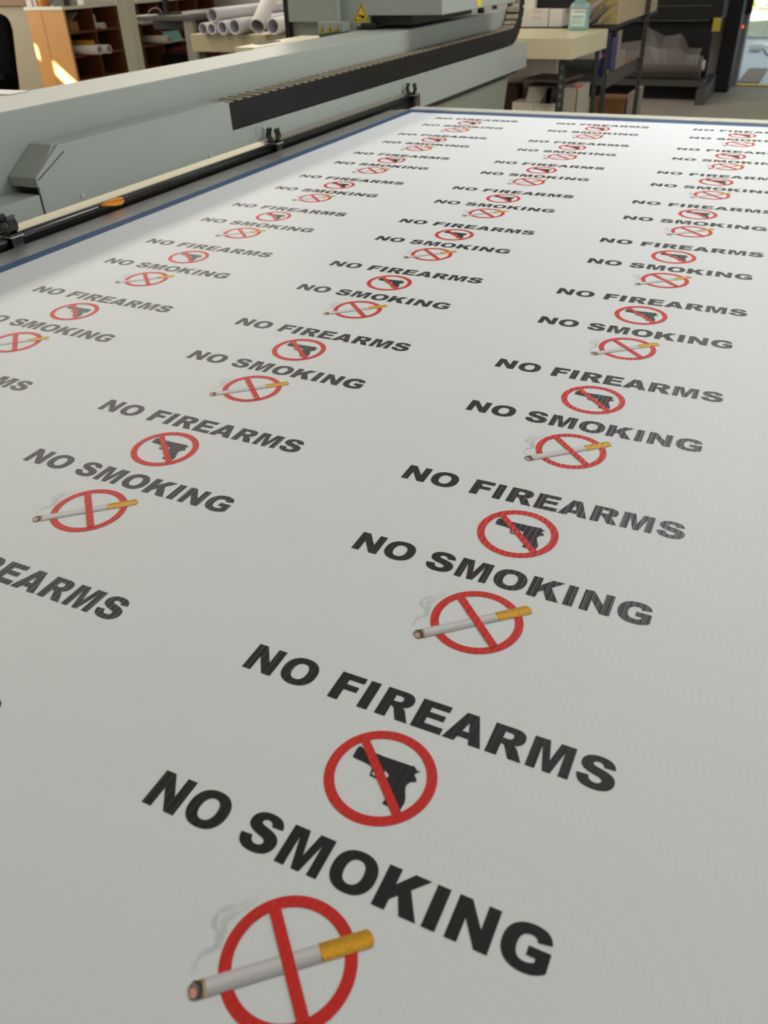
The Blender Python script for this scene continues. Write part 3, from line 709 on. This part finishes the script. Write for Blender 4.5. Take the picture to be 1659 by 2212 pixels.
tag(MB().box(x0+0.03, x1-0.012, 5.25, 5.36, zt-0.02, zt-0.012).build('orange_paper', M_REDP), 'orange-red slip lying on the papers in the open box', 'paper')

# ------------------------------------------------------------------ far right: dark wide-format printer by the door
wf = thing('wide_format_printer', 'black wide-format roll printer on a stand beside the open door', 'printer', (-0.6, 10.1, 0))
MB().box(-1.9, 0.20, 9.95, 10.6, 0.74, 1.25, bev=0.02).build('printer_body', M_DARK, wf)
for z in (0.876, 0.745): MB().box(-1.9, 0.085, 9.93, 9.952, z, z+0.010).build('front_rail', mat('rail_grey', (92, 88, 84), 0.35, metal=0.6), wf)
MB().box(0.125, 0.205, 9.935, 9.952, 0.652, 0.775, bev=0.002).build('yellow_label', mat('dull_yellow', (168, 150, 34), 0.6), wf)
MB().box(0.17, 0.335, 10.62, 11.05, 0.0, 1.30, bev=0.012).build('side_tower', M_DARK2, wf)
MB().box(-1.8, 0.13, 10.02, 10.10, 0.0, 0.745).build('stand_panel', M_DARK, wf)
b = MB(); b.prism([(9.60, 0), (9.60, 0.145), (9.72, 0.155), (10.5, 0.20), (10.6, 0.0)], 'x', 0.112, 0.200, bev=0.006); b.build('stand_foot', mat('foot_grey', (74, 72, 68), 0.45), wf)
MB().box(-1.8, 0.15, 9.80, 10.02, 0.15, 0.215).build('cross_bar', M_DGREY, wf)
ind = MB().cyl((0.336, 10.95, 0.625), (0.352, 10.95, 0.625), 0.014, seg=12); me_ = bpy.data.materials.new('red_indicator'); me_.use_nodes = True
me_.node_tree.nodes['Principled BSDF'].inputs['Base Color'].default_value = (0.8, 0.05, 0.02, 1)
me_.node_tree.nodes['Principled BSDF'].inputs['Emission Color'].default_value = (1, 0.06, 0.02, 1); me_.node_tree.nodes['Principled BSDF'].inputs['Emission Strength'].default_value = 3
ind.build('indicator_lamp', me_, wf)
fr = thing('media_roll', 'grey wrapped media roll hanging low across the black printer front', 'roll', (-0.6, 9.75, 0.2))
MB().cyl((-1.6, 9.75, 0.36), (0.105, 9.75, 0.36), 0.085, seg=28).build('roll_body', M_TAUPE, fr)
MB().pipe((0.105, 9.75, 0.36), (0.135, 9.75, 0.36), 0.05, 0.03, seg=24).build('roll_core', M_PAPER, fr)
tag(MB().cyl((-1.6, 9.86, 0.271), (0.09, 9.86, 0.271), 0.055, seg=24).build('lower_roll', M_TAUPE), 'thinner grey roll resting on the bar under the wrapped media roll', 'roll')
b = MB(); prof = [(-1.25, 0.50), (-0.95, 0.53), (-0.72, 0.56), (-0.56, 0.58), (-0.525, 0.705), (-0.47, 0.68), (-0.33, 0.615), (-0.25, 0.622), (-0.165, 0.64), (-0.115, 0.60), (-0.06, 0.515), (0.02, 0.51), (0.075, 0.515)]
rows = []
for x, z in prof:
    rows.append([b.bm.verts.new((x, 9.80 - 0.05*math.sin(5*x), z)), b.bm.verts.new((x, 9.70+0.02*math.sin(9*x), 0.45*z+0.55*0.42)), b.bm.verts.new((x, 9.66, 0.37)), b.bm.verts.new((x, 9.668, 0.37)), b.bm.verts.new((x, 9.712+0.02*math.sin(9*x), 0.45*z+0.55*0.42)), b.bm.verts.new((x, 9.81-0.05*math.sin(5*x), z))])
for r, s in zip(rows, rows[1:]):
    for i in range(6): b.bm.faces.new([r[i], r[(i+1) % 6], s[(i+1) % 6], s[i]])
b.bm.faces.new(rows[0]); b.bm.faces.new(rows[-1][::-1]); bmesh.ops.recalc_face_normals(b.bm, faces=b.bm.faces)
b.build('wrapping_film', mat('wrap_film', (104, 97, 94), 0.35), fr)
tag(MB().box(0.25, 0.395, 11.05, 11.15, 0.745, 1.9, bev=0.004).build('dark_board', M_DARK), 'dark board leaning upright against the left door jamb', 'board')

# ------------------------------------------------------------------ outdoors, beyond the door
struct('ground', MB().box(-6, 9, YB+0.15, 30, -0.2, -0.01), M_OUT)
tag(MB().box(0.36, 0.60, 11.52, 13.0, -0.01, 0.004).build('door_mat', M_MAT), 'flat brown mat lying outside the open door', 'mat')
tag(MB().box(-2, 6, 17.5, 30, -0.01, 0.03).build('lawn', M_GRASS), 'pale green grass strip beyond the outdoor paving', 'grass', kind='stuff')
bw = MB(); bw.loft([[(0.24+r*math.cos(t), 15.3+r*math.sin(t), z) for t in [2*math.pi*i/20 for i in range(20)]] for z, r in ((-0.01, 0.06), (0.03, 0.11), (0.09, 0.13), (0.095, 0.12), (0.04, 0.09))])
tag(bw.build('white_bowl', M_PAPER), 'white round bowl on the paving outside the door', 'bowl')
tag(MB().box(0.12, 0.46, 15.9, 16.6, -0.01, 0.02).build('white_plastic_sheet', M_PAPER), 'crumpled white plastic sheet on the paving behind the bowl', 'sheet')
tag(MB().tube([(0.30, 15.8, 0.0), (0.38, 15.4, 0.0), (0.45, 14.8, 0.0), (0.58, 14.4, 0.0), (0.9, 14.2, 0.0)], 0.012).build('black_hose', M_BLACK), 'thin black hose curving across the paving outside', 'hose')
fe = thing('garden_fence', 'low dark slatted fence at the edge of the grass outside', 'fence', (2, 19.8, 0))
b = MB(); b.box(-1, 5, 19.8, 19.85, 0.52, 0.58); b.build('fence_rail', M_POSTK, fe)
for i in range(8): MB().box(-0.6+i*0.7, -0.55+i*0.7, 19.8, 19.86, 0.03, 0.6).build('fence_post', M_POSTK, fe)
def shrub(name, label, cx, cy, cz, rx, ry, rz, n, mt, size):
    b = MB()
    for i in range(n):
        u = random.gauss(0, 1), random.gauss(0, 1), random.gauss(0, 1); l = math.sqrt(sum(q*q for q in u)); rr = random.random()**0.4
        p = Vector((cx+u[0]/l*rx*rr, cy+u[1]/l*ry*rr, max(0.1, cz+u[2]/l*rz*rr)))
        d = Vector((random.uniform(-1, 1), random.uniform(-1, 1), random.uniform(-0.6, 0.6))).normalized(); s = size*random.uniform(0.6, 1.3)
        e = d.orthogonal().normalized(); e.rotate(Matrix.Rotation(random.uniform(0, 6.3), 3, d))
        b.poly([p-d*s, p+e*s*0.4, p+d*s, p-e*s*0.4])
    o = thing(name, label, 'shrub', (cx, cy, 0.0))
    b.build('foliage', mt, o)
    MB().cyl((cx, cy, 0.031), (cx, cy, cz), 0.06, seg=10).build('trunk', M_CARD, o)
    return o
shrub('leafy_shrub', 'bright yellow-green leafy shrub seen through the open door', 0.0, 24.5, 2.2, 2.6, 1.4, 2.2, 2600, M_LEAF, 0.16)
shrub('leafy_shrub', 'darker green bush at right beyond the open door', 3.2, 21.2, 1.25, 1.2, 1.0, 1.1, 1200, M_LEAFD, 0.12)

# ------------------------------------------------------------------ left background
# pigeonhole cabinet along the aisle, its veneered end towards the printer
pc = thing('pigeonhole_cabinet', 'wooden pigeonhole cabinet with white counter top and veneered end panel', 'cabinet', (-7.19, 9.6, 0))
CY0, CY1 = 8.0, 11.2
MB().box(-7.478, -6.90, CY0, CY0+0.03, 0, 0.995, bev=0.003).build('end_panel', M_WOOD, pc)
MB().box(-7.478, -7.25, CY0-0.004, CY0, 0, 0.99).build('end_panel_strip', M_WOOD, pc)
MB().box(-7.50, -6.89, CY0-0.015, CY1, 0.995, 1.03, bev=0.004).build('counter_top', M_COUNTER, pc)
MB().box(-7.478, -7.44, CY0+0.03, CY1, 0, 0.995).build('back_panel', M_WOODD, pc)
b = MB(); yy = CY0+0.03
for z in (0.03, 0.245, 0.50, 0.745): MB().box(-7.44, -6.90, CY0+0.03, CY1, z, z+0.022).build('shelf', M_WOODD, pc)
y = 8.47
while y < CY1:
    MB().box(-7.44, -6.905, y, y+0.022, 0, 0.995).build('divider', M_WOODD, pc); y += 0.42
MB().box(-6.9, -6.894, 8.12, 8.36, 0.998, 1.026).build('counter_tape', M_REDP, pc)
# things in and on the cabinet
def ppipe(name, p0, p1, r, label, cat='paper roll', group=None, mt=None, ri=0.72):
    o = MB().pipe(p0, p1, r, r*ri, mt or M_PAPER, M_TUBEIN).build(name, mt or M_PAPER)
    return tag(o, label, cat, group)
ppipe('paper_roll', (-7.35, 8.20, 0.5745), (-6.66, 8.22, 0.5745), 0.050, 'white paper roll sticking out of the middle left pigeonhole', ri=0.75)
ppipe('paper_roll', (-7.35, 8.33, 0.5725), (-6.62, 8.34, 0.5725), 0.048, 'second white paper roll beside it in the middle pigeonhole', ri=0.75)
tag(MB().box(-7.3, -6.78, 8.272, 8.278, 0.5225, 0.668).build('yellow_envelope', mat('yellow_envelope', (226, 168, 40), 0.6)), 'yellow envelope standing between the rolls in the pigeonhole', 'envelope')
ppipe('paper_roll', (-7.36, 8.60, 0.80), (-6.86, 8.60, 0.80), 0.032, 'thin white roll in the upper right pigeonhole')
tag(MB().box(-7.2, -6.93, 8.505, 8.54, 0.768, 0.92).build('white_booklet', M_PAPER), 'white booklet standing in the upper right pigeonhole', 'booklet')
tag(MB().box(-7.25, -6.94, 8.10, 8.24, 0.7675, 0.87, bev=0.003).build('brown_carton', M_CARD), 'small brown carton in the upper left pigeonhole', 'box')
b = MB(); b.obox((-7.2, 8.13, 0.871), (0.26, 0, 0), (0, 0.012, 0), (0, 0.13, 0.09)); tag(b.build('grey_folder', M_LEGG), 'grey folder leaning on the small brown carton', 'folder')
tag(MB().box(-7.54+0.06, -7.40, 8.03, 8.14, 1.0305, 1.13, bev=0.004).build('white_box', M_PAPER), 'white box at the left end of the white counter', 'box')
jr = thing('orange_jar', 'orange jar with white rim on the cabinet counter end', 'jar', (-7.26, 8.09, 1.0305))
MB().cyl((-7.255, 8.09, 1.0305), (-7.255, 8.09, 1.16), 0.066).build('jar_body', M_ORCUP, jr)
MB().cyl((-7.255, 8.09, 1.16), (-7.255, 8.09, 1.185), 0.07).build('jar_lid', M_PAPER, jr)
tag(MB().box(-7.37, -7.335, 8.04, 8.15, 1.0305, 1.15, bev=0.002).build('white_carton', M_PAPER), 'slim white carton left of the orange jar on the counter', 'box')
tag(MB().box(-7.09, -6.92, 8.06, 8.16, 1.0305, 1.18, bev=0.004).build('grey_box', M_DGREY), 'dark grey box on the cabinet counter right of the orange jar', 'box')
ppipe('clear_jar', (-6.96, 8.26, 1.0305), (-6.96, 8.26, 1.14), 0.045, 'pale cylindrical jar behind the grey box on the counter', 'jar', mt=M_PAPERG)
tag(MB().box(-7.2, -6.93, 8.40, 8.66, 1.0305, 1.10, bev=0.003).build('paper_stack', M_COUNTER), 'white stack of paper on the counter, beside the pale jar', 'paper stack')
tag(MB().box(-7.2, -6.93, 8.69, 8.95, 1.0305, 1.10, bev=0.003).build('paper_stack', M_COUNTER), 'white stack of paper on the counter, next to the column', 'paper stack')
tag(MB().box(-7.3, -6.84, 9.76, 10.14, 0.5225, 0.535).build('white_folder', M_PAPER), 'flat white folder lying in the pigeonhole right of the column', 'folder')
tag(MB().obox((-6.90, 9.78, 0.5355), (0.010, 0, 0), (0, 0.36, 0), (-0.05, 0, 0.110)).build('teal_folder', M_TEAL), 'teal folder standing in the pigeonhole under the dark desk', 'folder')
ppipe('paper_roll', (-7.36, 9.62, 0.571), (-6.74, 9.66, 0.571), 0.046, 'white paper roll sticking out beside the teal folder')
ppipe('paper_roll', (-7.36, 9.24, 0.803), (-6.76, 9.26, 0.803), 0.034, 'left thin roll end above the pigeonholes right of the column')
ppipe('paper_roll', (-7.36, 9.42, 0.801), (-6.78, 9.44, 0.801), 0.032, 'right thin roll end above the pigeonholes right of the column')
tag(MB().box(-6.885, -6.45, 9.62, 10.15, 0.0, 0.40, bev=0.004).build('black_bin', M_DARK), 'black open bin on the floor before the pigeonholes', 'bin')
tag(MB().box(-6.86, -6.47, 9.75, 10.13, 0.401, 0.455, bev=0.004).build('dark_red_folder', M_MAGENTA), 'dark red folder lying on top of the black bin', 'folder')
# column
struct('column', MB().box(-4.775, -4.645, 6.5, 6.60, 0, ZC, bev=0.006), M_COL)
# partition and chair
pt = thing('beige_partition', 'beige low partition with brown cap at the far left', 'partition', (-8.3, 8.33, 0))
MB().box(-9.2, -7.60, 8.30, 8.36, 0, 1.03).build('partition_panel', M_PARTN, pt)
MB().box(-9.2, -7.60, 8.26, 8.40, 1.03, 1.12, bev=0.006).build('partition_cap', M_CAPB, pt)
ch = thing('office_chair', 'black office chair with tall rounded back at the left edge', 'chair', (-7.05, 7.1, 0))
rings = []
for z, hw in ((0.26, 0.215), (0.33, 0.24), (0.5, 0.27), (0.68, 0.30), (0.86, 0.325), (0.94, 0.31), (0.985, 0.27), (1.012, 0.20), (1.022, 0.10)):
    rings.append([(-7.065+p[0], 7.0+p[1]+0.08*(z-0.3)**2, z) for p in sup(0, 0, hw, 0.045, 24, 3.0)])
MB().loft(rings).build('backrest', mat('chair_black_fabric', (10, 10, 10), 0.95, spec=0.1), ch)
MB().box(-7.32, -6.90, 6.50, 6.94, 0.40, 0.47, bev=0.02).build('seat', M_BLACKG, ch)
MB().cyl((-7.10, 6.74, 0.08), (-7.10, 6.74, 0.40), 0.03).build('gas_column', M_BLACK, ch)
for i in range(5):
    a = i*1.2566; MB().tube([(-7.10, 6.74, 0.10), (-7.10+0.28*math.cos(a), 6.74+0.28*math.sin(a), 0.02)], 0.02).build('base_leg', M_BLACK, ch)
# dark desk behind the column
dk = thing('dark_desk', 'dark grey desk with cables and papers, right of the column', 'desk', (-4.8, 7.3, 0))
MB().box(-5.12, -4.30, 7.0, 7.75, 0.945, 0.982, bev=0.006).build('desk_top', M_DGREY, dk)
MB().box(-5.08, -4.33, 7.35, 7.38, 0.85, 0.945).build('under_desk_shade', mat('desk_shade_dark', (52, 48, 46), 0.6), dk)  # dark strip standing in for the shading under the desk top
MB().box(-4.44, -4.335, 7.02, 7.08, 0, 0.945).build('desk_leg', M_LEGG, dk)
MB().box(-5.115, -5.085, 7.01, 7.05, 0, 0.945).build('desk_leg', M_LEGG, dk)
for x in (-4.39, -5.10): MB().box(x-0.03, x+0.03, 6.9, 7.6, 0, 0.05).build('desk_foot', M_LEGG, dk)
tag(MB().box(-5.03, -4.89, 7.01, 7.22, 0.9825, 0.990).build('white_paper', M_COUNTER), 'white paper on the dark desk by the column', 'paper')
tag(MB().tube([(-4.93, 7.12, 0.987), (-4.92, 7.12, 1.02), (-4.88, 7.13, 1.042), (-4.83, 7.14, 1.048), (-4.80, 7.15, 1.03), (-4.79, 7.16, 0.988)], 0.006).build('grey_cable', M_LEGG), 'grey cable arching over the dark desk beside the monitor arm', 'cable')
ms = thing('monitor_stand', 'black upright monitor stand on the dark desk', 'stand', (-4.83, 7.3, 0.9825))
MB().box(-4.865, -4.815, 7.28, 7.32, 0.995, 1.45).build('stand_pole', M_DARK, ms)
MB().box(-4.92, -4.72, 7.22, 7.40, 0.9825, 0.9955, bev=0.003).build('stand_base', M_DARK, ms)
tag(MB().box(-4.66, -4.45, 7.02, 7.16, 0.9825, 0.989, bev=0.002).build('grey_keyboard', M_LEGG), 'flat grey tablet lying at the front of the dark desk', 'tablet')
b = MB(); b.obox((-4.58, 7.20, 0.983), (0.22, 0.03, 0.012), (-0.02, 0.16, 0.0), (0, 0, 0.028)); tag(b.build('paper_pile', M_PAPERG), 'untidy grey-white paper pile at the right end of the desk', 'paper')
# table of paper rolls right behind the gantry
rt = thing('roll_table', 'beige thick-topped table behind the gantry carrying white paper rolls', 'table', (-2.3, 5.5, 0))
MB().box(-2.86, -1.42, 5.02, 6.10, 0.876, 0.985, bev=0.006).build('table_top', mat('table_beige_shaded', (172, 163, 134), 0.5), rt)  # beige darkened to carry the shade on the table front
for x in (-2.80, -1.50):
    for y in (5.08, 6.0): MB().box(x-0.03, x+0.03, y-0.03, y+0.03, 0, 0.876).build('table_leg', M_POST, rt)
MB().box(-2.80, -1.50, 5.1, 6.05, 0.30, 0.33).build('table_shelf', M_DARK, rt)
GR = 'paper rolls on the beige table'
ZR = 0.9855
for (x, r, ln, lab, ri) in ((-2.705, 0.036, 0.95, 'leftmost paper roll end on the beige table, partly hidden', 0.88), (-2.632, 0.036, 0.95, 'second paper roll from left in the bottom row', 0.80),
                         (-2.540, 0.042, 0.95, 'third paper roll from left in the bottom row', 0.78), (-2.440, 0.048, 0.95, 'fourth paper roll from left, fattest of the left group', 0.80)):
    ppipe('paper_roll', (x, 4.97, ZR+r), (x, 4.97+ln, ZR+r), r, lab, group=GR, mt=M_PAPERG, ri=ri)
ppipe('paper_roll', (-2.612, 4.97, ZR+0.117), (-2.62, 5.95, ZR+0.117), 0.041, 'white paper roll lying on top of the left bottom rolls', group=GR, mt=M_PAPERG, ri=0.88)
ppipe('paper_tube', (-2.225, 4.93, 1.038), (-2.36, 5.60, 1.40), 0.050, 'white tube with dark open end, tilted upwards among the rolls', group=GR, ri=0.88)
ppipe('paper_roll', (-2.130, 4.97, ZR+0.050), (-2.130, 5.9, ZR+0.050), 0.050, 'rightmost white roll with violet core and yellow patch', group=GR, ri=0.82)
tag(MB().box(-2.05, -1.96, 5.0, 5.5, 0.9855, 1.02, bev=0.003).build('yellow_packet', mat('yellow_packet', (222, 186, 60), 0.6)), 'yellow packet lying beside the rightmost roll on the table', 'packet')
ppipe('paper_roll', (-1.90, 5.15, ZR+0.04), (-1.90, 6.0, ZR+0.04), 0.04, 'white roll beside the carriage at the right end of the table', group=GR)
b = MB()
for i in range(26):
    p = Vector((-2.60+0.16*random.random(), 6.02+0.05*random.random(), 1.05+0.07*random.random())); d = Vector((random.uniform(-1, 1), random.uniform(-1, 1), random.uniform(-1, 1)))*0.05
    e = Vector((random.uniform(-1, 1), random.uniform(-1, 1), random.uniform(-1, 1)))*0.03
    b.poly([p, p+d, p+d+e]); b.poly([p, p+e, p+d+e*0.5])
tag(b.build('plastic_wrap', mat('clear_wrap', (214, 212, 210), 0.1)), 'crumpled clear plastic wrap behind the rolls on the table', 'wrap')
# farther table behind
ft = thing('far_table', 'far beige table with boxes seen between the rolls and carriage', 'table', (-3.4, 8.0, 0))
MB().box(-4.20, -2.6, 7.5, 8.4, 0.98, 1.035, bev=0.005).build('table_top', M_BEIGE, ft)
for x in (-4.13, -2.67):
    for y in (7.57, 8.33): MB().box(x-0.03, x+0.03, y-0.03, y+0.03, 0, 0.98).build('table_leg', M_POST, ft)
tag(MB().box(-3.45, -3.15, 7.55, 7.8, 1.0355, 1.14, bev=0.004).build('teal_box', M_TEAL), 'teal box on the far table beside the carriage', 'box')
